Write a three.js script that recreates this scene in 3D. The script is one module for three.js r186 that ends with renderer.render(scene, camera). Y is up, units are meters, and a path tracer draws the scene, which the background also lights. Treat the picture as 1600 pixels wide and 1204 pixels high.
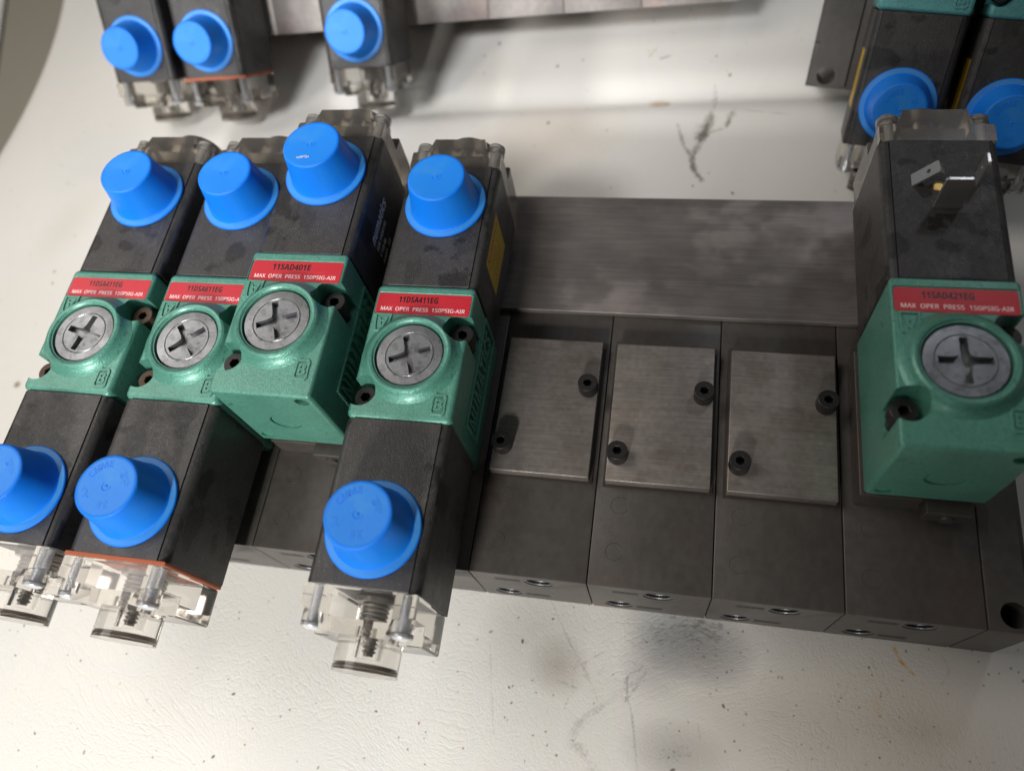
import * as THREE from 'three';
import { RoundedBoxGeometry } from 'three/addons/geometries/RoundedBoxGeometry.js';
import { mergeGeometries, toCreasedNormals } from 'three/addons/utils/BufferGeometryUtils.js';
import { RectAreaLightUniformsLib } from 'three/addons/lights/RectAreaLightUniformsLib.js';
import { TextGeometry } from 'three/addons/geometries/TextGeometry.js';
import { FontLoader } from 'three/addons/loaders/FontLoader.js';
import { Brush, Evaluator, SUBTRACTION, ADDITION } from 'three-bvh-csg';

// ---------------------------------------------------------------- camera, light, exposure
// All shapes below are written in millimetres and scaled to metres when they become meshes.
const MM = 0.001;
const scene = new THREE.Scene();
const camera = new THREE.PerspectiveCamera(52.17, 1024 / 770, 0.02, 20);
const eye = new THREE.Vector3(63.07, 296.68, 154.34), camBack = new THREE.Vector3(0.19793, 0.8867, 0.41784), camUp = new THREE.Vector3(-0.06353, 0.43698, -0.89722);
camera.position.copy(eye).multiplyScalar(MM);
camera.up.copy(camUp);
camera.lookAt(eye.clone().sub(camBack).multiplyScalar(MM));
camera.focus = 0.262;
camera.userData.fStop = 7;
scene.add(camera);

const renderer = new THREE.WebGLRenderer({ antialias: true });
renderer.setSize(1024, 770);
renderer.toneMapping = THREE.LinearToneMapping;
renderer.toneMappingExposure = 1.0;
renderer.shadowMap.enabled = true;

scene.background = new THREE.Color(0.06, 0.06, 0.06);          // dim workshop all round
RectAreaLightUniformsLib.init();
function panel(color, intensity, w, h, from, to) {
  const l = new THREE.RectAreaLight(color, intensity, w, h);
  l.position.set(...from).multiplyScalar(MM);
  l.lookAt(new THREE.Vector3(...to).multiplyScalar(MM));
  scene.add(l);
  return l;
}
function spot(color, intensity, from, to, angle, penumbra, size) {
  const l = new THREE.SpotLight(color, intensity, 0, angle, penumbra, 2);
  l.position.set(...from).multiplyScalar(MM);
  l.target.position.set(...to).multiplyScalar(MM);
  l.castShadow = true; l.shadow.radius = size; l.shadow.mapSize.set(2048, 2048); l.shadow.camera.near = 0.05;
  scene.add(l, l.target);
  return l;
}
panel(0xfff8f2, 4.2, 0.55, 0.65, [-690, 900, -110], [-140, 20, 0]);       // ceiling fitting to the left, behind
spot(0xfffdfa, 3.1, [-100, 480, 800], [-150, 0, 215], 0.42, 1, 2.5);       // near light from the left, its cone shaped to leave the right shaded
spot(0xf8f9fc, 2.2, [-330, 720, 330], [-35, 0, -250], 0.26, 1, 5);        // added spot without a real source, brightens the back of the table only
spot(0xfffaf4, 0.45, [-560, 560, 400], [-170, 40, -170], 0.3, 1, 2);        // extra spot put in to brighten the tipped manifold, no such lamp there
spot(0xeef4ff, 0.2, [480, 900, -640], [120, 40, 0], 0.6, 1, 3);           // work lamp behind, to the right

// ---------------------------------------------------------------- noise, textures
function rand(seed) { let a = seed >>> 0; return () => { a = (a + 0x6D2B79F5) | 0; let t = Math.imul(a ^ (a >>> 15), 1 | a); t = (t + Math.imul(t ^ (t >>> 7), 61 | t)) ^ t; return ((t ^ (t >>> 14)) >>> 0) / 4294967296; }; }
function hash(x, y, s) { let h = (Math.imul(x, 374761393) + Math.imul(y, 668265263) + Math.imul(s, 1274126177)) | 0; h = Math.imul(h ^ (h >>> 13), 1274126177); h ^= h >>> 16; return (h >>> 0) / 4294967296; }
const smooth = (t) => t * t * (3 - 2 * t), clamp = (v, a = 0, b = 1) => Math.min(b, Math.max(a, v)), mix = (a, b, t) => a + (b - a) * t;
const step = (a, b, v) => smooth(clamp((v - a) / (b - a)));
function vn(x, y, px, py, s) {
  const xi = Math.floor(x), yi = Math.floor(y), fx = smooth(x - xi), fy = smooth(y - yi), w = (v, p) => ((v % p) + p) % p;
  const x0 = w(xi, px), x1 = w(xi + 1, px), y0 = w(yi, py), y1 = w(yi + 1, py);
  return mix(mix(hash(x0, y0, s), hash(x1, y0, s), fx), mix(hash(x0, y1, s), hash(x1, y1, s), fx), fy);
}
function fbm(u, v, bx, by, oct, s) { let a = 0.5, t = 0, n = 0; for (let i = 0; i < oct; i++) { t += a * vn(u * bx, v * by, bx, by, s + i * 17); n += a; a *= 0.5; bx *= 2; by *= 2; } return t / n; }
function tex(size, f, { srgb = false, repeat = [1, 1] } = {}) {
  const [w, h] = Array.isArray(size) ? size : [size, size], d = new Uint8Array(w * h * 4);
  for (let j = 0; j < h; j++) for (let i = 0; i < w; i++) {
    const c = f(i / w, j / h, i, j), k = (j * w + i) * 4;
    if (Array.isArray(c)) for (let n = 0; n < 3; n++) d[k + n] = clamp(c[n]) * 255; else d[k] = d[k + 1] = d[k + 2] = clamp(c) * 255;
    d[k + 3] = 255;
  }
  const t = new THREE.DataTexture(d, w, h);
  t.wrapS = t.wrapT = THREE.RepeatWrapping; t.magFilter = THREE.LinearFilter; t.minFilter = THREE.LinearFilter;
  if (srgb) t.colorSpace = THREE.SRGBColorSpace;
  t.repeat.set(...repeat); t.needsUpdate = true;
  return t;
}
function canvasTex(w, h, draw, srgb = true) {
  const c = document.createElement('canvas'); c.width = w; c.height = h;
  draw(c.getContext('2d'), w, h);
  const t = new THREE.CanvasTexture(c);
  if (srgb) t.colorSpace = THREE.SRGBColorSpace;
  t.magFilter = THREE.LinearFilter;
  return t;
}

// ---------------------------------------------------------------- geometry helpers (millimetres)
const evaluator = new Evaluator(); evaluator.useGroups = false; evaluator.attributes = ['position', 'normal', 'uv'];
const brush = (g) => { const b = new Brush(g.index ? g : g); b.updateMatrixWorld(); return b; };
function csg(base, list) {
  let b = brush(base);
  for (const [op, g] of list) b = evaluator.evaluate(b, brush(g), op);
  return b.geometry;
}
const cut = (...g) => g.map((x) => [SUBTRACTION, x]), join = (...g) => g.map((x) => [ADDITION, x]);
const box = (x0, x1, y0, y1, z0, z1) => new THREE.BoxGeometry(x1 - x0, y1 - y0, z1 - z0).translate((x0 + x1) / 2, (y0 + y1) / 2, (z0 + z1) / 2);
const rbox = (x0, x1, y0, y1, z0, z1, r, seg = 2) => new RoundedBoxGeometry(x1 - x0, y1 - y0, z1 - z0, seg, r).translate((x0 + x1) / 2, (y0 + y1) / 2, (z0 + z1) / 2);
const cylY = (r, y0, y1, x = 0, z = 0, n = 40, r2 = r) => new THREE.CylinderGeometry(r2, r, y1 - y0, n).translate(x, (y0 + y1) / 2, z);
const cylZ = (r, z0, z1, x = 0, y = 0, n = 40) => new THREE.CylinderGeometry(r, r, z1 - z0, n).rotateX(Math.PI / 2).translate(x, y, (z0 + z1) / 2);
function rrect(x0, x1, y0, y1, r, s = new THREE.Shape()) {
  s.moveTo(x0 + r, y0); s.lineTo(x1 - r, y0); s.absarc(x1 - r, y0 + r, r, -Math.PI / 2, 0); s.lineTo(x1, y1 - r); s.absarc(x1 - r, y1 - r, r, 0, Math.PI / 2);
  s.lineTo(x0 + r, y1); s.absarc(x0 + r, y1 - r, r, Math.PI / 2, Math.PI); s.lineTo(x0, y0 + r); s.absarc(x0 + r, y0 + r, r, Math.PI, Math.PI * 1.5);
  return s;
}
// a slab with rounded top and bottom edges; plan in x, z, from y0 to y1
function slab(x0, x1, z0, z1, y0, y1, corner, bevel, seg = 4) {
  const s = rrect(x0 + bevel, x1 - bevel, -z1 + bevel, -z0 - bevel, Math.max(0.05, corner));
  return new THREE.ExtrudeGeometry(s, { depth: y1 - y0 - 2 * bevel, bevelEnabled: true, bevelThickness: bevel, bevelSize: bevel, bevelSegments: seg, curveSegments: 6 }).rotateX(-Math.PI / 2).translate(0, y0 + bevel, 0);
}
const crease = (g, a = 0.6) => toCreasedNormals(g.index ? g.toNonIndexed() : g, a);
function boxUV(g0, ox = 0, oy = 0) {                                   // uv in units of 100 mm, by the way each face looks
  const g = g0.index ? g0.toNonIndexed() : g0, p = g.attributes.position, uv = new Float32Array(p.count * 2);
  const a = new THREE.Vector3(), b = new THREE.Vector3(), c = new THREE.Vector3();
  for (let i = 0; i < p.count; i += 3) {
    a.fromBufferAttribute(p, i); b.fromBufferAttribute(p, i + 1).sub(a); c.fromBufferAttribute(p, i + 2).sub(a);
    const n = b.cross(c), x = Math.abs(n.x), y = Math.abs(n.y), z = Math.abs(n.z);
    for (let k = i; k < i + 3; k++) {
      const X = p.getX(k), Y = p.getY(k), Z = p.getZ(k);
      const [u, v] = y >= x && y >= z ? [X, -Z] : x >= z ? [Z, Y] : [X, Y];
      uv[2 * k] = u / 100 + ox; uv[2 * k + 1] = v / 100 + oy;
    }
  }
  g.setAttribute('uv', new THREE.BufferAttribute(uv, 2));
  return g;
}
const flat = (g) => { const n = g.index ? g.toNonIndexed() : g; for (const k of Object.keys(n.attributes)) if (!['position', 'normal', 'uv'].includes(k)) n.deleteAttribute(k); n.clearGroups?.(); return n; };
const merge = (...gs) => mergeGeometries(gs.map(flat));
const store = new Map();
function geo(key, make, keepUV = false) {                              // built once, in metres, shared by all copies
  if (!store.has(key)) {
    let g = make(); g = keepUV ? g : boxUV(flat(g), 7 * hash(store.size, 3, 9), 7 * hash(store.size, 5, 9));
    store.set(key, g.scale(MM, MM, MM));
  }
  return store.get(key);
}
const used = new Map();
function numbered(name) { const n = used.get(name) ?? 0; used.set(name, n + 1); return n ? `${name}_${String(n).padStart(3, '0')}` : name; }
function part(name, geometry, material, parent, at, turn) {
  const m = new THREE.Mesh(geometry, material);
  m.name = parent === scene ? numbered(name) : name;
  m.castShadow = m.receiveShadow = true;
  if (at) m.position.set(...at).multiplyScalar(MM);
  if (turn) m.rotation.set(...turn);
  parent.add(m);
  return m;
}
function thing(name, label, category, group) {
  const o = new THREE.Group(); o.name = numbered(name); o.userData = { label, category };
  if (group) o.userData.group = group;
  scene.add(o);
  return o;
}
const structure = (m) => { m.userData.kind = 'structure'; return m; };
const font = await new FontLoader().loadAsync('fonts/droid/droid_sans_bold.typeface.json');
function text(str, height, depth, width) {                             // centred on its own middle, facing +z
  const g = new TextGeometry(str, { font, size: height, depth, curveSegments: 3, bevelEnabled: false });
  g.computeBoundingBox(); const b = g.boundingBox, c = b.getCenter(new THREE.Vector3());
  g.translate(-c.x, -c.y, 0);
  if (width) g.scale(width / (b.max.x - b.min.x), 1, 1);
  return g;
}

// ---------------------------------------------------------------- materials
const phys = (o) => new THREE.MeshPhysicalMaterial(o), std = (o) => new THREE.MeshStandardMaterial(o), lin = (r, g, b) => new THREE.Color().setRGB(r, g, b);
const speck = (seed, n, size) => { const r = rand(seed); return Array.from({ length: n }, () => [r() * size, r() * size, r()]); };
// black moulded plastic: matt film, dust, rubbed patches of oil
const blackTone = tex(512, (u, v) => { const f = fbm(u, v, 4, 4, 5, 11), d = fbm(u, v, 40, 40, 3, 21), dust = hash((u * 512) | 0, (v * 512) | 0, 77) > 0.996 ? 0.2 + 0.5 * hash((u * 512) | 0, (v * 512) | 0, 78) : 0; const o = -0.1 * step(0.56, 0.6, fbm(u, v, 4, 4, 5, 25)) - 0.04 * step(0.6, 0.7, fbm(u, v, 12, 5, 3, 26)); return [0.165 + 0.07 * f + 0.05 * d + dust + o, 0.157 + 0.068 * f + 0.05 * d + dust + o, 0.152 + 0.065 * f + 0.048 * d + dust + o]; }, { srgb: true, repeat: [1.6, 1.6] });
const blackRough = tex(512, (u, v) => { const f = fbm(u, v, 5, 5, 4, 31), g = fbm(u, v, 60, 60, 2, 33); return 0.46 - 0.08 * step(0.6, 0.7, f) + 0.1 * (g - 0.5); }, { repeat: [1.3, 1.3] });
const fine = tex(512, (u, v) => fbm(u, v, 90, 90, 3, 41), { repeat: [4, 4] });
const M = {};
M.black = phys({ map: blackTone, roughness: 1, roughnessMap: blackRough, bumpMap: fine, bumpScale: 0.00009 });
M.green = phys({ color: lin(0.12, 0.375, 0.28), metalness: 0.25, roughness: 0.4, map: tex(512, (u, v) => { const n = fbm(u, v, 90, 90, 3, 51), b = fbm(u, v, 5, 5, 4, 52), c = step(0.7, 0.76, fbm(u, v, 40, 40, 3, 53)) * step(0.5, 0.6, b); return 0.8 + 0.32 * (n - 0.5) + 0.24 * (b - 0.5) - 0.3 * c; }, { repeat: [2, 2] }), bumpMap: fine, bumpScale: 0.00011, clearcoat: 0.25, clearcoatRoughness: 0.25 });
M.teal = M.green.clone(); M.teal.color = lin(0.14, 0.46, 0.45);  // copy of the green, bluer and lighter
M.blue = phys({ map: tex(512, (u, v) => { const p = step(0.5, 0.75, fbm(u, v, 6, 5, 5, 45)), q = hash((u * 512) | 0, (v * 512) | 0, 46) > 0.998 ? 0.5 : 0, d = 0.05 + 0.32 * step(0.3, 0.34, v) * (1 - step(0.41, 0.45, v)) + 0.13 * step(0.88, 0.92, v) + 0.1 * p + 0.03 * fbm(u, v, 50, 50, 2, 47) + q * 0.3; return [0.01 + 0.6 * d, 0.475 + 0.25 * d, 0.95 - 0.2 * d]; }, { srgb: true }), roughness: 0.42, specularIntensity: 0.7, bumpMap: fine, bumpScale: 0.00003 });
M.red = (draw) => std({ map: draw, roughness: 0.38 });
const zincTone = tex(512, (u, v) => { const a = fbm(u, v, 10, 10, 5, 61), b = fbm(u, v, 3, 3, 3, 62); const c = step(0.6, 0.7, fbm(u, v, 24, 24, 3, 63)); return 0.6 + 0.45 * (a - 0.5) + 0.25 * (b - 0.5) - 0.16 * c; }, { repeat: [2.3, 2.3] });
M.zinc = std({ color: lin(0.42, 0.43, 0.445), map: zincTone, metalness: 0.75, roughness: 0.42, roughnessMap: tex(256, (u, v) => 0.85 + 0.5 * (fbm(u, v, 16, 16, 3, 66) - 0.5)), bumpMap: fine, bumpScale: 0.00005 });
M.screw = std({ color: lin(0.035, 0.033, 0.032), metalness: 0.6, roughness: 0.42 });
M.rustyScrew = std({ color: lin(0.13, 0.085, 0.06), metalness: 0.5, roughness: 0.6 });
M.steel = std({ color: lin(0.62, 0.62, 0.6), metalness: 0.85, roughness: 0.32 });
M.plated = std({ color: lin(0.66, 0.67, 0.68), metalness: 0.3, roughness: 0.35 });
M.brass = std({ color: lin(0.45, 0.3, 0.1), metalness: 1, roughness: 0.35 });
M.core = std({ color: lin(0.4, 0.38, 0.35), metalness: 0.5, roughness: 0.4 });
M.disc = std({ color: lin(0.2, 0.17, 0.14), roughness: 0.5 });
M.gasket = std({ color: lin(0.42, 0.1, 0.035), roughness: 0.6 });
M.seal = std({ color: lin(0.035, 0.024, 0.02), roughness: 0.6 });
M.clear = phys({ color: lin(1, 0.995, 0.985), transmission: 1, thickness: 0.004, ior: 1.41, roughness: 0.075, attenuationColor: lin(0.88, 0.85, 0.8), attenuationDistance: 0.03 });
M.rearClear = phys({ color: lin(0.6, 0.56, 0.5), transmission: 0.9, thickness: 0.004, ior: 1.38, roughness: 0.2, attenuationColor: lin(0.7, 0.64, 0.56), attenuationDistance: 0.03 });  // browner, rougher copy of the clear plastic for the rear covers
// satin metal of the manifold blocks
const blockTone = tex(1024, (u, v) => { const a = fbm(u, v, 3, 3, 5, 71), b = fbm(u, v, 60, 40, 3, 72), s = step(0.55, 0.75, fbm(u, v, 4, 4, 4, 73)), d = hash((u * 1024) | 0, (v * 1024) | 0, 7) > 0.9992 ? -0.12 : 0, k = fbm(u, v, 2, 140, 2, 74); const l = 0.285 + 0.06 * (a - 0.5) + 0.05 * (b - 0.5) + 0.012 * (k - 0.5) + d; return [l * (1 + 0.05 * s), l * (0.94 - 0.01 * s), l * (0.88 - 0.03 * s)]; }, { srgb: true, repeat: [0.9, 0.9] });
M.block = std({ map: blockTone, metalness: 0.12, roughness: 0.45, roughnessMap: tex(256, (u, v) => 0.9 + 0.35 * (fbm(u, v, 6, 6, 4, 75) - 0.5)), bumpMap: fine, bumpScale: 0.00003 });
M.litBlock = std({ color: lin(5, 5.1, 5.5), map: blockTone, metalness: 0.2, roughness: 0.45, bumpMap: fine, bumpScale: 0.00003 });  // block metal lightened in colour to stand in for front light
const barTone = tex([512, 1024], (u, v) => { const s = fbm(u, v, 6, 150, 3, 81), f = fbm(u, v, 14, 260, 2, 82), b = fbm(u, v, 5, 4, 5, 83), w = step(0.5, 0.72, fbm(u + 0.1 * b, v, 7, 5, 4, 84)), k = fbm(u, v, 40, 40, 3, 86); const l = 0.46 + 0.07 * (s - 0.5) + 0.06 * (f - 0.5) + 0.2 * (b - 0.5) + 0.12 * w + 0.03 * (k - 0.5); return [l * 1.02, l * 0.965, l * 0.93]; }, { srgb: true, repeat: [0.7, 1.1] });
M.bar = std({ map: barTone, metalness: 0.5, roughness: 0.5, roughnessMap: tex(256, (u, v) => 0.85 + 0.5 * (fbm(u, v, 5, 7, 5, 87) - 0.5)), bumpMap: tex([256, 1024], (u, v) => fbm(u, v, 8, 200, 3, 85), { repeat: [0.5, 1.5] }), bumpScale: 0.000012 });
const plateTone = tex(1024, (u, v) => { const a = fbm(u, v, 4, 4, 5, 91), s = fbm(u, v, 8, 150, 3, 92), p = fbm(u, v, 60, 60, 2, 93), o = step(0.56, 0.72, fbm(u, v, 5, 5, 4, 94)); const l = 0.51 + 0.09 * (a - 0.5) + 0.09 * (s - 0.5) + 0.07 * (p - 0.5) - 0.035 * o; return [l * 1.02, l * (0.965 - 0.015 * o), l * (0.915 - 0.03 * o)]; }, { srgb: true, repeat: [1.2, 1.2] });
M.plate = std({ map: plateTone, metalness: 0.5, roughness: 0.46, roughnessMap: tex(256, (u, v) => 0.85 + 0.5 * (fbm(u, v, 12, 12, 4, 95) - 0.5)), bumpMap: tex([128, 1024], (u, v) => fbm(u, v, 6, 160, 3, 96), { repeat: [1, 1.2] }), bumpScale: 0.000025 });

// ---------------------------------------------------------------- the table
const TX0 = -345, TX1 = 305, TZ0 = -275, TZ1 = 215;                    // part of the table that carries the map of stains and soft blots
const tableMap = canvasTex(2048, 1544, (g, W, H) => {
  const X = (x) => (x - TX0) / (TX1 - TX0) * W, Z = (z) => (z - TZ0) / (TZ1 - TZ0) * H, k = W / (TX1 - TX0), r = rand(5);
  g.fillStyle = '#e4e1da'; g.fillRect(0, 0, W, H);
  const blot = (x, z, rad, rgb, a, sx = 1, ang = 0) => { g.save(); g.translate(X(x), Z(z)); g.rotate(ang); g.scale(sx, 1); const q = g.createRadialGradient(0, 0, 0, 0, 0, rad * k); q.addColorStop(0, `rgba(${rgb},${a})`); q.addColorStop(0.5, `rgba(${rgb},${a * 0.55})`); q.addColorStop(1, `rgba(${rgb},0)`); g.fillStyle = q; g.beginPath(); g.arc(0, 0, rad * k, 0, 7); g.fill(); g.restore(); };
  for (let i = 0; i < 60; i++) blot(mix(TX0, TX1, r()), mix(TZ0, TZ1, r()), 15 + 45 * r(), r() < 0.5 ? '190,182,168' : '196,200,202', 0.1 + 0.1 * r(), 1 + r(), r() * 3);
  blot(75, 109, 16, '80,84,90', 0.55, 1.6, 0.3); blot(64, 118, 14, '110,112,115', 0.4); blot(80, 114, 13, '120,118,115', 0.35, 1.4); blot(30, 124, 12, '140,128,115', 0.4); blot(72, 147, 12, '120,115,110', 0.4, 1.6);  // soft blue-grey and brown dark blots in front of the manifold
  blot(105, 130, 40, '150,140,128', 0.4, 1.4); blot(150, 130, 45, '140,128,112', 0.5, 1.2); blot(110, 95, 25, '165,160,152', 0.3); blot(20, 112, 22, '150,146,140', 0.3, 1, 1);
  blot(0, -125, 30, '212,192,170', 0.4, 1.5); blot(-40, -165, 25, '205,190,172', 0.25, 0.8); blot(137, 123, 5, '190,150,100', 0.18, 0.6); blot(48, -149, 4.5, '178,150,112', 0.8, 1.4); blot(52, -149.5, 2.5, '130,105,80', 0.5);
  blot(-242, 31, 2.2, '110,92,70', 0.9); blot(-256, -60, 30, '205,198,184', 0.35, 0.5, 0.3);
  const walk = (pts, f) => { for (let i = 0; i + 1 < pts.length; i++) { const p0 = pts[Math.max(0, i - 1)], p1 = pts[i], p2 = pts[i + 1], p3 = pts[Math.min(pts.length - 1, i + 2)], n = Math.ceil(Math.hypot(p2[0] - p1[0], p2[1] - p1[1]) * 14); for (let j = 0; j < n; j++) { const t = j / n, q = (a, b, c, d) => 0.5 * (2 * b + (c - a) * t + (2 * a - 5 * b + 4 * c - d) * t * t + (3 * b - a - 3 * c + d) * t * t * t); f(q(p0[0], p1[0], p2[0], p3[0]), q(p0[1], p1[1], p2[1], p3[1]), (i + t) / (pts.length - 1)); } } };
  const line = (pts, rgb, a, w, rough = 0.6) => {                      // a smear of many small overlapping dabs
    const ph = r() * 9;
    walk(pts, (x, z, t) => { const fade = Math.sin(Math.PI * clamp(t * 0.94 + 0.03)) ** 0.5 * (0.6 + 0.4 * Math.sin(t * 17 + ph)); for (let m = 0; m < 3; m++) { if (r() < rough * 0.55) continue; const o = (r() + r() + r() - 1.5) * w * (0.25 + 0.9 * rough * fade); g.fillStyle = `rgba(${rgb},${a * 0.34 * fade * (0.3 + 0.7 * r())})`; g.beginPath(); g.arc(X(x + o), Z(z + (r() - 0.5) * w * rough), Math.max(0.55, w * k * (0.06 + 0.12 * r())), 0, 7); g.fill(); } });
  };
  const soot = '66,60,48';
  const brush = (pts, w, a, n, len = 2.2) => { for (let i = 0; i < n; i++) { const q = r() * (pts.length - 1), j = Math.min(pts.length - 2, Math.floor(q)), t = q - j, [x0, z0] = pts[j], [x1, z1] = pts[j + 1], l = Math.hypot(x1 - x0, z1 - z0), ux = (x1 - x0) / l, uz = (z1 - z0) / l, o = (r() + r() + r() - 1.5) * w, L = len * (0.3 + r()), cx = mix(x0, x1, t) - uz * o, cz = mix(z0, z1, t) + ux * o, b = (r() - 0.5) * 0.7; g.strokeStyle = `rgba(${soot},${a * 0.72 * (0.3 + 0.7 * r())})`; g.lineWidth = k * (0.12 + 0.25 * r()); g.beginPath(); g.moveTo(X(cx - (ux - uz * b) * L / 2), Z(cz - (uz + ux * b) * L / 2)); g.lineTo(X(cx + (ux - uz * b) * L / 2), Z(cz + (uz + ux * b) * L / 2)); g.stroke(); } };
  brush([[75, -160], [76, -150], [74, -139]], 1.2, 0.45, 40); brush([[74, -139], [73, -132], [70, -123], [66, -111]], 2, 0.5, 190, 3); brush([[72, -132], [69, -122]], 3.4, 0.5, 110); brush([[58, -132], [62, -118], [66, -111]], 0.9, 0.5, 90); brush([[66, -111], [67, -104], [71, -97]], 1.3, 0.6, 130); brush([[81, -130], [84, -140]], 1.3, 0.5, 70); brush([[72, -126], [80, -129]], 1, 0.35, 24);
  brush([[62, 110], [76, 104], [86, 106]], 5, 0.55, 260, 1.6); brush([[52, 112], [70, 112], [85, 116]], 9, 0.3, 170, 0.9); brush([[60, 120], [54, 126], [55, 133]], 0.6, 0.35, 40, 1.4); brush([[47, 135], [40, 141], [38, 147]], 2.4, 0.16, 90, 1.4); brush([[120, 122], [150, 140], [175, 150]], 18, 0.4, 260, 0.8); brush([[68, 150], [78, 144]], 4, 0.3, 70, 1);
  line([[75, -160], [76, -150], [74, -139]], soot, 0.35, 1.2, 1.3); line([[74, -139], [73, -132], [70, -123], [66, -114]], soot, 0.6, 3.2, 0.9); line([[71, -131], [69, -122]], soot, 0.5, 4.5, 1);
  line([[58, -132], [62, -118], [66, -111]], soot, 0.55, 1.6, 0.9); line([[66, -111], [67, -104], [70, -99]], soot, 0.65, 2.4, 0.6);
  line([[81, -130], [84, -140]], soot, 0.55, 2.2, 0.9); line([[73, -127], [80, -129]], soot, 0.25, 1.5, 1.3); line([[84, -142], [110, -138]], '120,118,112', 0.45, 0.5, 0.3); line([[33, -140], [28, -147]], '120,110,100', 0.3, 1);
  line([[41, -177], [45, -184]], '168,140,92', 0.7, 1.6, 0.1); line([[47, -176], [52, -178]], '78,80,58', 0.8, 2, 0.3);
  line([[24, 101], [34, 117], [40, 125], [45, 134]], '105,98,88', 0.3, 0.8, 0.5); line([[60, 120], [55, 124], [55, 131], [57, 137], [60, 153], [63, 170]], '90,84,76', 0.34, 0.7, 0.5); line([[61, 122], [57, 129], [55, 132]], '80,75,70', 0.4, 1, 0.5);
  line([[60, 124], [47, 135], [41, 140], [38, 144]], '96,90,82', 0.3, 2.2, 0.8); line([[38, 144], [38, 148], [44, 154], [49, 162]], '112,106,96', 0.3, 3, 0.8); line([[46, 117], [36, 124]], '110,105,96', 0.35, 0.9, 0.6); line([[30, 129], [38, 131]], '100,95,88', 0.4, 1);
  line([[143, 103], [145, 108], [149, 112]], '190,128,48', 0.75, 1.8, 0.3); line([[158, 104], [160, 109], [157, 114]], '135,122,104', 0.4, 0.8, 0.6); line([[4, 120], [10, 150]], '150,145,135', 0.35, 0.7);
  for (const [x, z, s] of [[-40, -190, 1.3], [-47, -181, 0.9], [-45, -168, 0.7], [-6, -172, 1.2], [7, -176, 0.8], [82, -165, 1.1], [75, -177, 0.9], [-6, -133, 1.3], [12, -146, 0.7], [24, -128, 0.7], [67, -94, 0.8], [85, -90, 1.1], [-21, -141, 0.6], [42, -204, 0.8], [-250, -33, 1], [-248, -26, 0.9], [-267, -90, 0.7]]) { g.fillStyle = 'rgba(74,66,54,0.75)'; g.beginPath(); g.ellipse(X(x), Z(z), s * k * 0.7, s * k * 0.5, r() * 3, 0, 7); g.fill(); }
  for (let i = 0; i < 3600; i++) {                                      // grit, thicker in front and to the right
    const x = mix(TX0, TX1, r()), z = mix(TZ0, TZ1, r()), near = step(60, 130, z), p = near * (0.35 + 0.65 * step(0, 120, x)) + 0.1;
    if (r() > p) continue;
    const s = (0.2 + 0.45 * r() * r() * r()) * k; g.fillStyle = `rgba(${r() < 0.15 ? '120,80,50' : '62,56,50'},${0.25 + 0.55 * r()})`; g.beginPath(); g.ellipse(X(x), Z(z), s * (1 + r()), s, r() * 3, 0, 7); g.fill();
  }
  for (let i = 0; i < 46; i++) { const x = mix(20, 190, r()), z = mix(108, 175, r()), a = r() * 3, l = 1 + 4 * r(); line([[x, z], [x + l * Math.cos(a), z + l * Math.sin(a)]], '100,92,82', 0.28, 0.5, 0.8); }
});
const leather = tex([2048, 1544], (() => {                              // grain of coated leather: small cells, creased in front, worn smooth behind
  const cell = (x, z, k, sd) => { const wx = x / k, wz = z / (k * 1.25), ci = Math.floor(wx), cj = Math.floor(wz); let a = 9, b = 9; for (let dj = -1; dj < 2; dj++) for (let di = -1; di < 2; di++) { const d = Math.hypot(ci + di + 0.05 + 0.9 * hash(ci + di, cj + dj, sd) - wx, cj + dj + 0.05 + 0.9 * hash(ci + di, cj + dj, sd + 1) - wz); if (d < a) { b = a; a = d; } else if (d < b) b = d; } return b - a; };
  return (u, v) => {
    const x = mix(TX0, TX1, u), z = mix(TZ1, TZ0, v), n = (f, sd) => vn(x * f + 900, z * f + 900, 1e6, 1e6, sd) - 0.5;
    const ang = 0.5 + 1.2 * n(0.02, 3), ca = Math.cos(ang), sa = Math.sin(ang), dx = x + 1.2 * n(0.4, 5) + 0.5 * n(1.1, 6), dz = z + 1.2 * n(0.4, 7) + 0.5 * n(1.1, 8), p = ca * dx + sa * dz, q = -sa * dx + ca * dz;
    const amp = (0.55 + 0.45 * step(40, 110, z + 20 * n(0.03, 9))) * (0.45 + 1.1 * (n(0.035, 11) + 0.5)), c1 = step(0, 0.3, cell(p, q, 1.25, 21)), c2 = step(0, 0.16, cell(p + 3, q, 3.6, 31));
    return 0.62 + amp * (0.2 * (c1 - 1) + 0.22 * (c2 - 1)) + 0.16 * n(0.15, 13) + 0.1 * n(2.2, 14);
  };
})());
M.table = phys({ map: tableMap, roughness: 0.5, bumpMap: leather, bumpScale: 0.00023 });
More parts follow.
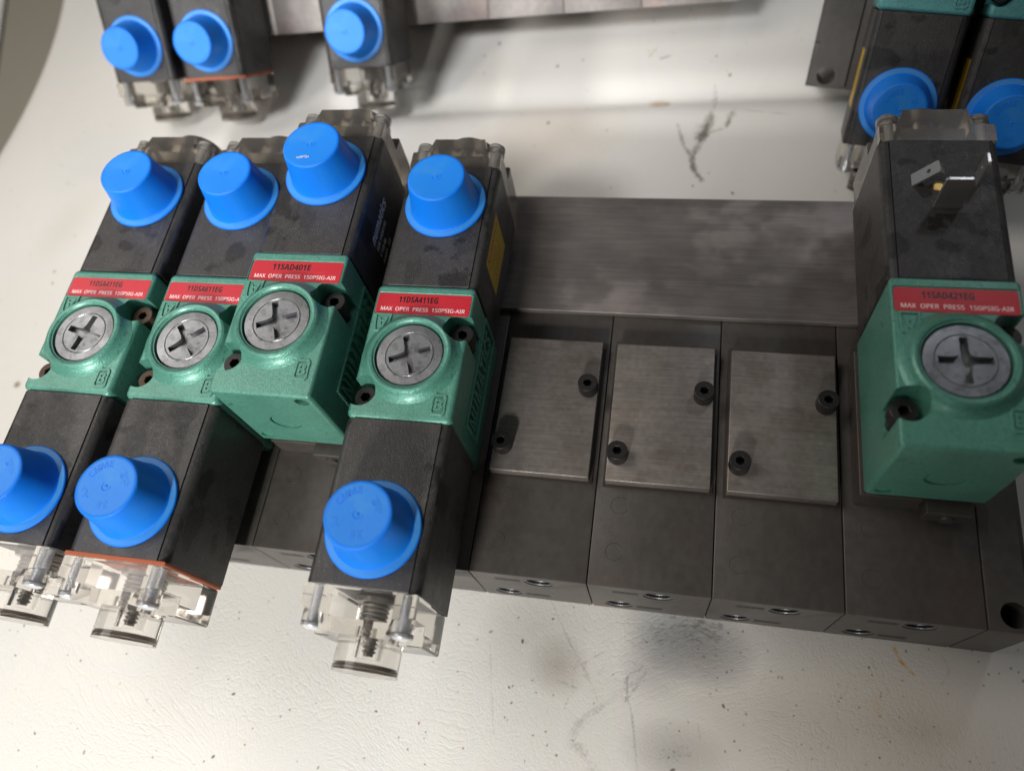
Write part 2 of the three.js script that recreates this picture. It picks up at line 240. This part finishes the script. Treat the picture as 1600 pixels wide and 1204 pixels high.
{
  const xs = [], zs = [], R = 22, edge = (z) => -325 + (z + 237) * 0.097 - 0.0014 * (z + 113) * (z + 237);
  for (let i = 0; i <= 10; i++) xs.push(-1 + i / 10);                    // rolled edge
  for (let i = 1; i <= 330; i++) xs.push(i / 330);
  for (let z = -470; z <= 330; z += 3) zs.push(z);
  const pos = [], uv = [], idx = [], n = xs.length, cr = (x) => -146 - (x + 97) * 0.0467 + 0.0001 * (x - 10) ** 2 * 0.3;
  for (const z of zs) for (const s of xs) {
    const e = edge(Math.max(z, -300)); let x, y;
    if (s <= 0) { const a = -s * Math.PI * 0.55; x = e - R * Math.sin(a); y = -R * (1 - Math.cos(a)); } else { x = mix(e, 470, s); y = 0; }
    const d = (z - cr(x)) / 8, along = step(-150, -110, x);
    if (s > 0) y += -5.5 * Math.exp(-d * d) * along + along * 0.2 * Math.exp(-(((z - cr(x) + 20) / 10) ** 2)) + 0.9 * (fbm((x + 500) / 1000, (z + 500) / 1000, 9, 9, 2, 111) - 0.5) * step(-320, -280, x) * step(-40, -120, z);
    pos.push(x, y, z); uv.push((x - TX0) / (TX1 - TX0), 1 - (z - TZ0) / (TZ1 - TZ0));
  }
  for (let j = 0; j + 1 < zs.length; j++) for (let i = 0; i + 1 < n; i++) { const a = j * n + i, b = a + 1, c = a + n, d = c + 1; idx.push(a, c, b, b, c, d); }
  const g = new THREE.BufferGeometry(); g.setAttribute('position', new THREE.Float32BufferAttribute(pos, 3)); g.setAttribute('uv', new THREE.Float32BufferAttribute(uv, 2)); g.setIndex(idx); g.computeVertexNormals(); g.scale(MM, MM, MM);
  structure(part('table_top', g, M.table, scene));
}
const board = (pts, y0, y1) => new THREE.ExtrudeGeometry(new THREE.Shape(pts.map(([x, z]) => new THREE.Vector2(x, -z))), { depth: y1 - y0, bevelEnabled: false }).rotateX(-Math.PI / 2).translate(0, y0, 0);
structure(part('table_ledge', geo('ledge', () => board([[-540, -520], [-467, -320], [-443, -256], [-400, -140], [-340, 20], [-300, 400], [-250, 400], [-250, -520]], -100, -60)), std({ color: lin(0.3, 0.28, 0.225), roughness: 0.7 }), scene));
structure(part('side_shelf', geo('shelf', () => board([[-800, -520], [-541, -520], [-468, -320], [-444, -256], [-401, -140], [-341, 20], [-301, 400], [-800, 400]], -100, -57)), std({ color: lin(0.7, 0.69, 0.66), roughness: 0.6 }), scene));
structure(part('floor', geo('floor', () => box(-2500, 2500, -760, -700, -2500, 2500)), std({ color: lin(0.5, 0.48, 0.45), roughness: 0.7 }), scene));

// ---------------------------------------------------------------- manifold
const H = 36.1, P = 40, D = 101.6;
function screwGeo(r, h, hex) {
  const s = new THREE.Shape(); for (let i = 0; i <= 72; i++) { const a = i / 72 * Math.PI * 2, q = i % 2 ? r : r * 0.955; i ? s.lineTo(q * Math.cos(a), q * Math.sin(a)) : s.moveTo(q * Math.cos(a), q * Math.sin(a)); }
  const low = new THREE.ExtrudeGeometry(s, { depth: h * 0.4, bevelEnabled: false });
  const rim = new THREE.Shape(); rim.absarc(0, 0, r, 0, Math.PI * 2);
  const hole = new THREE.Path(); for (let i = 0; i <= 6; i++) { const a = -i / 6 * Math.PI * 2; i ? hole.lineTo(hex * Math.cos(a), hex * Math.sin(a)) : hole.moveTo(hex, 0); }
  s.holes.push(hole); rim.holes.push(hole);
  const mid = new THREE.ExtrudeGeometry(s, { depth: h * 0.42, bevelEnabled: false }).translate(0, 0, h * 0.4);
  rim.curves.length = 0; rim.absarc(0, 0, r * 0.93, 0, Math.PI * 2);
  const top = new THREE.ExtrudeGeometry(rim, { depth: h * 0.06, bevelEnabled: true, bevelThickness: h * 0.06, bevelSize: r * 0.06, bevelSegments: 2, curveSegments: 24 }).translate(0, 0, h * 0.86);
  return crease(merge(low, mid, top).rotateX(-Math.PI / 2), 0.5);
}
let nthBlock = 0;
const blockGeo = () => geo('block' + nthBlock++ % 5, () => {
  const g = csg(rbox(-19.85, 19.85, 0, H, -56, D, 0.35, 1), cut(cylZ(4.9, D - 9, D + 1, 3.2, 28.6), cylZ(4.9, D - 9, D + 1, -10.2, 8.2)));
  const rings = [[-12, 90], [-11.5, 74], [13, -20]].map(([x, z]) => new THREE.TorusGeometry(2.9, 0.09, 5, 32).rotateX(Math.PI / 2).translate(x, H, z));
  return crease(merge(g, ...rings), 0.5);
});
const threadGeo = () => geo('thread', () => merge(...[0.7, 1.8, 2.9, 4, 5.1].map((d) => new THREE.TorusGeometry(4.75, 0.42, 6, 36).translate(0, 0, -d))));
const stampGeo = (n) => geo('stamp' + n, () => { const r = rand(n + 90), gs = [box(-4.4, 4.4, -1.6, 1.6, 0, 0.05)]; for (let i = 0; i < 4; i++) { const x = -3 + 2 * i; gs.push(box(x - 0.7, x - 0.4, -0.8, 0.8, 0.03, 0.09)); if (r() < 0.6) gs.push(box(x - 0.4, x + 0.5, 0.5, 0.8, 0.03, 0.09)); if (r() < 0.6) gs.push(box(x - 0.4, x + 0.5, -0.8, -0.5, 0.03, 0.09)); if (r() < 0.6) gs.push(box(x + 0.4, x + 0.7, -0.8, 0.8, 0.03, 0.09)); } return merge(...gs); });
const endGeo = (w, s) => geo('end' + w + s, () => crease(csg(s > 0 ? rbox(0, w, 0, H, -56, D, 0.4, 1) : rbox(-w, 0, 0, H, -56, D, 0.4, 1), cut(cylY(3.9, -2, H + 2, s * (w / 2 + 0.6), D - 5.2), s > 0 ? box(w - 2.4, w + 3, H - 3, H + 3, 42, 83) : box(-w - 3, -w + 2.4, H - 3, H + 3, 42, 83))), 0.5));
M.dark = std({ color: lin(0.05, 0.046, 0.042), metalness: 0.3, roughness: 0.6 });
function manifold(o, k0, k1, left, right, metal = M.block) {
  for (let k = k0; k < k1; k++) {
    const b = part('manifold_block', blockGeo(), metal, o, [20 + P * k, 0, 0]);
    part('port_thread', threadGeo(), M.zinc, b, [3.2, 28.6, D]); part('port_thread', threadGeo(), M.zinc, b, [-10.2, 8.2, D]);
    part('stamped_mark', stampGeo(1), M.dark, b, [-7.5, 29, D]); part('stamped_mark', stampGeo(2), M.dark, b, [0.5, 7.6, D]);
  }
  part('end_plate', endGeo(left, -1), metal, o, [P * k0 - 0.2, 0, 0]);
  part('end_plate', endGeo(right, 1), metal, o, [P * k1 + 0.2, 0, 0]);
  part('rear_bar', geo('bar' + k0 + k1, () => rbox(P * k0 - left, P * k1 + right, H + 0.05, H + 2.6, -55, -0.2, 0.3, 1)), M.bar, o);
}
manifold(thing('manifold', 'long dark metal manifold of eight joined blocks carrying the five front valves', 'manifold'), -4, 4, 14, 13.8);

// ---------------------------------------------------------------- cover plates
const coverGeo = () => geo('cover', () => crease(rbox(-17.4, 17.4, 0.9, 5.4, -26.4, 26.4, 0.35, 2), 0.5));
const plateScrew = () => geo('platescrew', () => screwGeo(3.5, 5.6, 1.75));
[['mottled steel cover plate next to the fourth valve, with its left screw beside the valve', 0, 0.004], ['shiny streaked steel cover plate between the two other cover plates', 1, -0.002], ['dull steel cover plate with a bright patch at its upper left corner', 2, 0.006]].forEach(([label, k, a]) => {
  const o = thing('cover_plate', label, 'cover plate', 'cover plates screwed to the manifold');
  o.position.set(20.1 + P * k + 0.3 * k, H, 40.4 + 0.3 * k).multiplyScalar(MM); o.rotation.y = -a;
  part('gasket', geo('sealplate', () => box(-18.3, 18.4, 0.02, 1, -28.5, 27)), M.seal, o);
  const plate = part('plate', k ? geo('cover' + k, () => crease(rbox(-17.4, 17.4, 0.9, 5.4, -26.4, 26.4, 0.35, 2), 0.5)) : coverGeo(), M.plate, o);
  part('socket_screw', plateScrew(), M.screw, o, [14, 5.4, -6.9 - 0.1], [0, 0.3 + k, 0]);
  part('socket_screw', plateScrew(), M.screw, o, [-13.8, 5.4, 17.3], [0, 0.7 + k * 0.4, 0]);
});

// ---------------------------------------------------------------- valves
const TOP = 43.8, ZG = 24.8;
const bossGeo = () => new THREE.LatheGeometry([[0, -3], [17.1, -3], [17, -0.3], [16.1, 0.35], [15, 1.2], [14.3, 2.3], [13.8, 3.1], [13.1, 3.45], [12.3, 3.3], [11.8, 2.7], [0, 2.7]].map(([x, y]) => new THREE.Vector2(x, y)), 72).translate(0, TOP, 2.8);
function bodyGeo(z1, y0, single) {
  const pocket = (s, x, z) => [cylY(5.2, 28.6, 60, x, z, 36), box(Math.min(x, s * 26), Math.max(x, s * 26), 28.6, 60, z - 4.5, z + 4.5)];
  const list = [...join(bossGeo()), ...cut(
    cylY(11.55, TOP - 4, TOP + 6, 0, 2.8, 64), ...pocket(1, 14.1, -9.2), ...pocket(-1, -14.3, 15.6),
    slab(-16.7, 16.7, -21.9, -13.1, TOP - 0.45, TOP + 2, 0.9, 0.2, 1), slab(17.3 - 0.9, 19, -22.3, 17.4, 10.6, 26.8, 0.05, 0.1, 1))];
  if (single) list.push(...cut(cylZ(5.3, z1 - 0.9, z1 + 2, 0, 22.2), cylZ(2.3, z1 - 7, z1 + 2, 13.2, 40), cylZ(2.3, z1 - 0.8, z1 + 2, -12.8, 8.6)), ...join(cylZ(4.9, z1 - 1.2, z1 - 0.25, 0.4, 22.5)));
  return crease(csg(slab(-17.3, 17.3, -ZG, z1, y0, TOP, 0.6, single ? 0.9 : 1.5), list), 0.55);
}
const frameGeo = () => geo('frame', () => { const s = rrect(-18, 22.9, 10, 27.4, 0.6); s.holes.push(rrect(-17.1, 22, 10.9, 26.5, 0.4, new THREE.Path())); const f = new THREE.ExtrudeGeometry(s, { depth: 0.6, bevelEnabled: true, bevelThickness: 0.2, bevelSize: 0.2, bevelSegments: 1 }); return f.rotateY(Math.PI / 2).translate(17.2, 0, 0); });
const castWord = () => geo('castword', () => text('NUMATICS', 9.6, 1.3, 36).rotateY(Math.PI / 2).translate(16.3, 18.7, -2.5));
function letterFrame(points, w) { const s = new THREE.Shape(points.map(([x, y]) => new THREE.Vector2(x, y))); s.holes.push(new THREE.Path(points.map(([x, y]) => new THREE.Vector2(x * (1 - w / 2.4), y * (1 - w / 3.1))))); return new THREE.ExtrudeGeometry(s, { depth: 0.35, bevelEnabled: true, bevelThickness: 0.12, bevelSize: 0.12, bevelSegments: 1 }); }
const markGeo = (c) => geo('mark' + c, () => {
  const a = c === 'A' ? [[-2.9, 3.4], [2.9, 3.4], [2.6, 0], [1.5, -3.4], [-2.2, -3.4], [-2.8, 0]] : [[-1.7, 3.5], [1.7, 3.5], [2.3, 2.6], [2.2, 0.5], [2.4, -2.6], [1.8, -3.5], [-1.8, -3.5], [-2.4, -2.6], [-2.2, 0.5], [-2.3, 2.6]];
  const t = text(c, 3.9, 0.4); if (c === 'A') t.rotateZ(Math.PI);
  return merge(letterFrame(a, 0.55), t).rotateX(-Math.PI / 2);
});
const plugGeo = (deep) => geo('plug' + deep, () => {
  const disc = new THREE.LatheGeometry([[0, -2], [11.2, -2], [11.2, 2.1], [10.8, 2.55], [8.1, 2.6], [7.9, 2.35], [7.7, 2.6], [0, 2.6]].map(([x, y]) => new THREE.Vector2(x, y)), 64);
  const arm = (a, l) => { const s = new THREE.Shape(); s.moveTo(0, -2); s.quadraticCurveTo(1.8, -1.5, 3, -1.15); s.lineTo(l, -1.1); s.lineTo(l, 1.1); s.lineTo(3, 1.15); s.quadraticCurveTo(1.8, 1.5, 0, 2); return new THREE.ExtrudeGeometry(s, { depth: 4, bevelEnabled: false }).rotateX(-Math.PI / 2).translate(-0.01, deep ? 0 : 0.6, 0).rotateY(a); };
  return crease(csg(disc, cut(arm(0, 7), arm(Math.PI / 2, 7.1), arm(Math.PI, 6.9), arm(-Math.PI / 2, 7))), 0.4);
});
let nthHousing = 0;
const housingGeo = () => geo('housing' + nthHousing++ % 7, () => {                         // from z = 0 outwards
  const s = new THREE.Shape(), t = 43.4, b = 8;
  s.moveTo(-17.2, b); s.lineTo(17.2, b); s.lineTo(17.2, t - 3.2); s.absarc(14.4, t - 3.2, 2.8, 0, 1.2); s.lineTo(14.75, t - 0.45); s.lineTo(14.75, t - 1.2); s.lineTo(14.15, t - 1.2); s.lineTo(14.15, t); s.lineTo(-14.15, t); s.lineTo(-14.15, t - 1.2); s.lineTo(-14.75, t - 1.2); s.lineTo(-14.75, t - 0.45); s.absarc(-14.4, t - 3.2, 2.8, Math.PI - 1.2, Math.PI); s.lineTo(-17.2, b);
  return crease(new THREE.ExtrudeGeometry(s, { depth: 51.5, bevelEnabled: true, bevelThickness: 0.25, bevelSize: 0.2, bevelSegments: 1, curveSegments: 8 }).translate(0, -0.1, 0.25), 0.5);
});
const capGeo = () => geo('cap', () => new THREE.LatheGeometry([[0, 0.1], [14.4, 0.1], [14.75, 0.4], [14.7, 0.95], [14.3, 1.15], [12.7, 1.15], [12.45, 1.35], [12.2, 1.9], [10.15, 13.9], [9.95, 14.5], [9.5, 14.75], [8.9, 14.7], [0, 14.55]].map(([x, y]) => new THREE.Vector2(x, y)), 72), true);
const capWord = (n) => geo('capword' + n, () => {
  const gs = [new THREE.SphereGeometry(0.45, 10, 6).scale(1, 0.6, 1).translate(0, 14.6, 0), new THREE.TorusGeometry(1.4, 0.1, 6, 24, 4).rotateX(Math.PI / 2).translate(0, 14.6, 0)];
  const letter = (c, r, a) => gs.push(text(c, 2.2, 0.24).rotateX(-Math.PI / 2).translate(0, 14.5, -r).rotateY(a));
  if (n) { [...'EMMC'].forEach((c, i) => letter(c, 7, 0.02 + i * 0.33)); [...'PA'].forEach((c, i) => letter(c, 7, 1.7 + i * 0.3)); [...'63'].forEach((c, i) => letter(c, 6, 3.0 + i * 0.35)); [...'PN2'].forEach((c, i) => letter(c, 6, -1.5 + i * 0.3)); }
  return merge(...gs);
});
const clearGeo = () => geo('clear', () => {                              // moulded end cover, z from 0 outwards
  const tab = new THREE.Shape([[-17, 0], [17, 0], [17, 6.4], [11, 7.4], [9.6, 12.9], [-9.6, 12.9], [-11, 7.4], [-17, 6.4]].map(([x, z]) => new THREE.Vector2(x, -z)));
  const upper = new THREE.ExtrudeGeometry(tab, { depth: 16, bevelEnabled: false }).rotateX(-Math.PI / 2).translate(0, 27.2, 0);
  const lower = slab(-17, 17, 0, 12.4, 8.4, 29, 0.5, 0.25, 1);
  const g = csg(lower, [...join(upper, cylZ(3.35, 0.02, 11.6, 13.5, 39.3, 28), cylZ(3.35, 0.02, 11.6, -13.5, 39.3, 28), cylZ(9.8, 3, 21.6, 0, 25.2, 48)), ...cut(box(-9.5, 9.5, 13, 37.5, -1, 8), cylZ(3.2, 9, 17.5, 0, 25.2, 24))]);
  return crease(g, 0.5);
});
const coverScrew = () => geo('coverscrew', () => { const gs = [cylZ(1.4, 0.2, 10.4, 0, 0, 16)]; for (let i = 0; i < 8; i++) gs.push(new THREE.TorusGeometry(1.4, 0.13, 5, 18).translate(0, 0, 1.2 + i * 1.1)); gs.push(new THREE.LatheGeometry([[0, 0], [2.7, 0], [2.8, 1], [2.4, 1.7], [1.3, 2.1], [0, 2.15]].map(([x, y]) => new THREE.Vector2(x, y)), 28).rotateX(Math.PI / 2).translate(0, 0, 10.3)); return merge(...gs); });
const plungerGeo = () => geo('plunger', () => { const gs = [cylZ(6.2, 0.1, 1.6, 0, 25.2), cylZ(3.4, 1.6, 7, 0, 25.2), cylZ(1.5, 7, 16.5, 0, 25.2)]; for (let i = 0; i < 4; i++) gs.push(new THREE.TorusGeometry(3.8, 0.5, 6, 28).translate(0, 25.2, 2.3 + i * 1.3)); for (let i = 0; i < 6; i++) gs.push(new THREE.TorusGeometry(1.8, 0.35, 6, 24).translate(0, 25.2, 9.3 + i * 1.2)); return merge(...gs); });
const gasketGeo = () => geo('gasket', () => slab(-17.4, 17.4, 0, 1.3, 8, 43.3, 0.3, 0.1, 1));

const labelMap = (model, worn) => canvasTex(1024, 256, (g, W, Hh) => {
  g.fillStyle = worn === 2 ? '#bd0f1c' : '#c62231'; g.fillRect(0, 0, W, Hh);
  const r = rand(model.length * 7 + worn);
  for (let i = 0; i < 90; i++) { g.fillStyle = `rgba(${r() < 0.5 ? '255,150,150' : '120,10,20'},${0.03 + 0.05 * r()})`; g.fillRect(r() * W, r() * Hh, 30 + 160 * r(), 2 + 8 * r()); }
  for (let i = 0; i < 26; i++) { g.strokeStyle = `rgba(${r() < 0.6 ? '240,170,170' : '70,8,14'},${0.12 + 0.2 * r()})`; g.lineWidth = 1 + 2.5 * r(); const x = r() * W, y = r() * Hh, l = 10 + 90 * r(), a = r() * 6.3; g.beginPath(); g.moveTo(x, y); g.lineTo(x + l * Math.cos(a), y + l * 0.5 * Math.sin(a)); g.stroke(); }
  g.fillStyle = '#140406'; g.font = 'bold 100px sans-serif'; g.textAlign = 'center'; g.textBaseline = 'middle';
  g.save(); g.translate(W * 0.44, 76); g.scale(440 / g.measureText(model).width, 1); g.fillText(model, 0, 0); g.fillText(model, 4, 0); g.fillText(model, 2, 2); g.restore();
  g.fillStyle = 'rgba(250,228,224,0.95)'; g.font = '64px sans-serif';
  const s = 'MAX  OPER  PRESS  150PSIG-AIR'; g.save(); g.translate(W * 0.5, 196); g.scale(925 / g.measureText(s).width, 1); g.fillText(s, 0, 0); g.fillText(s, 2, 0); g.restore();
  if (worn === 1) for (let i = 0; i < 60; i++) { g.fillStyle = 'rgba(207,60,75,0.8)'; g.fillRect(r() * W * 0.6, 165 + r() * 66, 14 * r(), 5 * r()); }
});
function fitUV(g, x0, x1, y0, y1, ax, ay) { g = flat(g); const p = g.attributes.position, uv = new Float32Array(p.count * 2), get = { x: (i) => p.getX(i), y: (i) => p.getY(i), z: (i) => p.getZ(i) }; for (let i = 0; i < p.count; i++) { uv[2 * i] = (get[ax](i) - x0) / (x1 - x0); uv[2 * i + 1] = (get[ay](i) - y0) / (y1 - y0); } g.setAttribute('uv', new THREE.BufferAttribute(uv, 2)); return g; }
const plateLabel = () => geo('platelabel', () => fitUV(slab(-16.3, 16.3, -21.5, -13.5, TOP - 0.44, TOP - 0.28, 0.9, 0.04, 1), -16.3, 16.3, -13.5, -21.5, 'x', 'z'), true);
const yellowMap = canvasTex(512, 512, (g) => {
  g.fillStyle = '#c8a51e'; g.fillRect(0, 0, 512, 512);
  g.fillStyle = '#b5331c'; g.font = 'bold 92px sans-serif'; g.textAlign = 'center'; g.save(); g.translate(256, 108); g.scale(430 / g.measureText('NUMATICS').width, 1); g.fillText('NUMATICS', 0, 0); g.restore();
  const r = rand(31); g.fillStyle = '#4b4318';
  for (let j = 0; j < 5; j++) for (let x = 60; x < 380; x += 26) if (r() < 0.75) g.fillRect(x, 170 + j * 58, 8 + 9 * r(), 20);
});
M.yellow = std({ map: yellowMap, roughness: 0.5 });
const sideLabel = (s) => geo('yellow' + s, () => (s > 0 ? fitUV(rbox(17.3, 17.48, 18.2, 38.2, -60.2, -38, 0.08, 1), -38, -60.2, 18.2, 38.2, 'z', 'y') : fitUV(rbox(-17.48, -17.3, 18.2, 38.2, 40, 63, 0.08, 1), 40, 63, 18.2, 38.2, 'z', 'y')), true);
const printed = () => geo('printed', () => {
  const w = text('numatics', 4.2, 0.08, 19); w.applyMatrix4(new THREE.Matrix4().set(1, 0.3, 0, 0, 0, 1, 0, 0, 0, 0, 1, 0, 0, 0, 0, 1));
  const rows = [['SSN 11DS115', 2, 13, -5.2], ['V 115 60', 1.9, 8, -9.2], ['AMP .20', 1.9, 11, -13]].map(([s, h, width, y]) => text(s, h, 0.08, width).translate(-9.5 + width / 2, y, 0));
  return merge(w, ...rows).rotateY(Math.PI / 2).translate(17.36, 29, -50.2);
});
M.print = std({ color: lin(0.8, 0.8, 0.8), metalness: 0.1, roughness: 0.5 });

const bodyDouble = () => geo('double', () => bodyGeo(ZG, 0, false)), bodySingle = () => geo('single', () => bodyGeo(28.2, 4.3, true));
function solenoid(o, dir, y, { cap = 1, gasket = false, yellow = 0, print = false } = {}) {
  const t = dir > 0 ? [0, 0, 0] : [0, Math.PI, 0], z = ZG * dir, q = { z: z * 1 };
  const hs = part('coil_housing', housingGeo(), M.black, o, [0, y, z], t);
  if (cap) { const c = part('dust_cap', capGeo(), M.blue, o, [0, y + 43.3, 59.5 * dir], [0, cap > 1 ? 0.1 : 0.8, 0]); part('raised_lettering', capWord(cap > 1 ? 1 : 0), M.blue, c); }
  const g = gasket ? 1.4 : 0;
  if (gasket) part('orange_gasket', gasketGeo(), M.gasket, o, [0, y, dir * (ZG + 52)], t);
  const cv = part('clear_end_cover', clearGeo(), dir > 0 ? M.clear : M.rearClear, o, [0, y, dir * (ZG + 52.05 + g)], t);
  part('cover_screw', coverScrew(), M.plated, cv, [13.5, 39.3, 0]); part('cover_screw', coverScrew(), M.plated, cv, [-13.5, 39.3, 0]); part('plunger', plungerGeo(), M.core, cv); part('end_disc', geo('enddisc', () => merge(cylZ(6.6, 18.9, 19.8, 0, 25.2), new THREE.TorusGeometry(8.2, 0.5, 6, 40).translate(0, 25.2, 20.2))), M.disc, cv);
  if (yellow) part('yellow_label', sideLabel(yellow), M.yellow, o, [0, y, 0]);
  if (print) part('printed_lettering', printed(), M.print, o, [0, y, 0]);
  return { hs, cv };
}
function valve({ label, model, worn = 0, raised = 0, single = false, plug = 0, rusty = false, paint = M.green, front = {}, rear = {}, prongs = false, group = 'valves bolted side by side on the front manifold' }) {
  const o = thing(single ? 'single_solenoid_valve' : 'double_solenoid_valve', label, 'valve', group);
  const y = raised, body = part('valve_body', single ? bodySingle() : bodyDouble(), paint, o, [0, y, 0]);
  if (model) part('red_label', plateLabel(), M.red(labelMap(model, worn)), body);
  part('letter_mark', markGeo('A'), paint, body, [-12.6, TOP - 0.02, -9.6]); part('letter_mark', markGeo('B'), paint, body, [12.3, TOP - 0.02, 18.8]);
  part('raised_frame', frameGeo(), paint, body); part('cast_lettering', castWord(), paint, body);
  part('slotted_plug', plugGeo(prongs ? 1 : 0), M.zinc, o, [0, y + TOP - 0.4, 2.8], [0, plug, 0]);
  const sg = geo('bodyscrew', () => screwGeo(3.75, 5, 1.9)), sm = rusty ? M.rustyScrew : M.screw;
  part('socket_screw', sg, sm, o, [14.1, y + 28.5 + 5.6, -9.2], [0, plug + 0.4, 0]); part('socket_screw', sg, sm, o, [-14.3, y + 28.5 + 5.6, 15.6], [0, plug + 0.9, 0]);
  part('screw_shank', geo('shank', () => cylY(2.4, 28.4, 34.2)), M.screw, o, [14.1, y, -9.2]); part('screw_shank', geo('shank', () => cylY(2.4, 28.4, 34.2)), M.screw, o, [-14.3, y, 15.6]);
  solenoid(o, -1, y, rear);
  if (!single) solenoid(o, 1, y, front);
  if (raised) {
    part('spacer_plate', geo('spacer', () => merge(rbox(-17, 17, 0.05, 10.2, -ZG, 26.6, 0.4, 1), rbox(-16, 16, 10.2, 15.85, -ZG, 25.4, 0.3, 1))), M.block, o);
    part('adjuster', geo('adjuster', () => merge(rbox(1.5, 15, 5.2, 12.2, 24, 31.4, 0.4, 1), cylZ(2.2, 31, 32.4, 8, 8.6, 20))), M.block, o);
  }
  return o;
}
const put = (o, x, z, a = 0) => { o.position.set(x, H, z).multiplyScalar(MM); o.rotation.y = a; };

put(valve({ label: 'double valve at the far left with two blue caps and 11DSA411EG label', model: '11DSA411EG', worn: 1, plug: -0.25, rusty: true, front: { cap: 2 } }), -140.2, 40.8);
put(valve({ label: 'double valve with an orange gasket at its front, labelled 11DSA611EG', model: '11DSA611EG', worn: 1, plug: 0.7, rusty: true, front: { cap: 2, gasket: true } }), -99.8, 41.1);
const v3 = valve({ label: 'raised single valve with one blue cap and green front end, labelled 11SAD401E', model: '11SAD401E', raised: 11.6, single: true, plug: 0.35, rear: { print: true } });
put(v3, -62, 38.2);
{
  const r = rand(12), gs = []; for (let i = 0; i < 11; i++) gs.push(box(-0.09, 0.09, 0, 0.05, -0.25 - 0.5 * r(), 0.25 + 0.5 * r()).rotateY((r() - 0.5) * 1.6).translate(-3.6 + 0.42 * i, 0.02 + 0.01 * i, 5.6 + (r() - 0.5) * 0.8));
  part('white_scuff', geo('scuff', () => merge(...gs)), std({ color: lin(0.75, 0.77, 0.8), roughness: 0.8 }), v3, [0, 11.6 + 43.3 + 14.62, -59.5]);
}
put(valve({ label: 'double valve with a yellow side label, left of the cover plates', model: '11DSA411EG', plug: 0.35, rear: { yellow: 1 }, front: { cap: 2 } }), -19.8, 41.8);
const v5 = valve({ label: 'raised single valve with three bare metal prongs instead of a blue cap', model: '11SAD421EG', worn: 2, raised: 11.6, single: true, prongs: true, plug: 0.03, rear: { cap: 0 } });
put(v5, 140.2, 39.7);
{
  const y = 11.6 + 43.3, prong = (w, h, hole) => geo(`prong${w}${hole}`, () => { const s = rrect(-w / 2, w / 2, -1, h, 0.7); if (hole) { const c = new THREE.Path(); c.absarc(0, h * 0.62, 0.75, 0, 7, true); s.holes.push(c); } return crease(merge(new THREE.ExtrudeGeometry(s, { depth: 0.7, bevelEnabled: true, bevelThickness: 0.08, bevelSize: 0.08, bevelSegments: 1 }).translate(0, 0, -0.35), ...(hole === 1 ? [rbox(-w / 2 + 0.2, w / 2 - 0.2, h - 0.75, h - 0.02, 0.2, 2.2, 0.2, 1)] : [])), 0.4); });
  part('socket_base', geo('socketbase', () => slab(-9.5, 9.5, -9, 9, 0, 0.3, 0.4, 0.08, 1)), M.black, v5, [0.5, y, -57]);
  part('terminal_prong', prong(4.3, 9, 1), M.steel, v5, [-8.6, y, -60.5], [0, Math.PI / 2, 0]).rotation.set(0, Math.PI / 2, -0.72, 'ZYX');
  part('terminal_prong', prong(4.4, 10, 2), M.steel, v5, [9.6, y, -61], [0, Math.PI / 2, 0]);
  part('terminal_prong', prong(7.6, 13, 0), M.steel, v5, [0.3, y, -50.5], [0, 0, 0]);
  part('screw_hole', geo('screwhole', () => merge(new THREE.TorusGeometry(1.7, 0.3, 6, 24).rotateX(Math.PI / 2), cylY(1.5, -0.2, 0.05))), M.brass, v5, [-1.2, y + 0.35, -58]);
}

// ---------------------------------------------------------------- the two manifolds behind, tipped forward onto their end covers
function pose(m, t, s) { const k = new THREE.Matrix4().set(m[0][0] * s, m[0][1] * s, m[0][2] * s, t[0] * MM, m[1][0] * s, m[1][1] * s, m[1][2] * s, t[1] * MM, m[2][0] * s, m[2][1] * s, m[2][2] * s, t[2] * MM, 0, 0, 0, 1); return (o, x = 0, y = 0, z = 0) => k.clone().multiply(new THREE.Matrix4().makeTranslation(x * MM, y * MM, z * MM)).decompose(o.position, o.quaternion, o.scale); }
const poseA = pose([[0.99803, 0.0499, 0.03803], [-0.00039, 0.61101, -0.79162], [-0.06274, 0.79005, 0.60982]], [-239.81, 77.98, -258.28], 0.9698);
const poseB = pose([[0.98527, -0.13799, -0.10099], [0.00463, 0.61191, -0.79091], [0.17093, 0.7788, 0.60354]], [144.8, 76.49, -217.03], 0.9553);
const mA = thing('manifold', 'tipped manifold with a row of plain blocks along the top edge of the photo', 'manifold'); manifold(mA, 0, 8, 14, 9, M.litBlock); poseA(mA);
const mB = thing('manifold', 'tipped manifold in the top right corner with a bolt hole in its end plate', 'manifold'); manifold(mB, 0, 3, 17.5, 14); poseB(mB);
for (const [k, label, gasket] of [[0, 'leftmost of the three capped valves along the top edge', false], [1, 'capped valve at the top edge with an orange gasket above its clear end', true], [3, 'rightmost of the three capped valves along the top edge, standing apart', false]]) poseA(valve({ label, model: '', front: { gasket }, group: 'capped valves along the top edge' }), 20 + P * k, H, 41.8);
for (const [k, label] of [[0, 'dark capped valve with teal body next to the end plate, top right'], [1, 'dark capped valve with teal body cut off by the right edge of the photo']]) { const v = valve({ label, model: '', paint: M.teal, front: { cap: 2, yellow: -1 }, group: 'capped valves in the top right corner' }); poseB(v, 20 + P * k, H, 41.8); }

renderer.render(scene, camera);
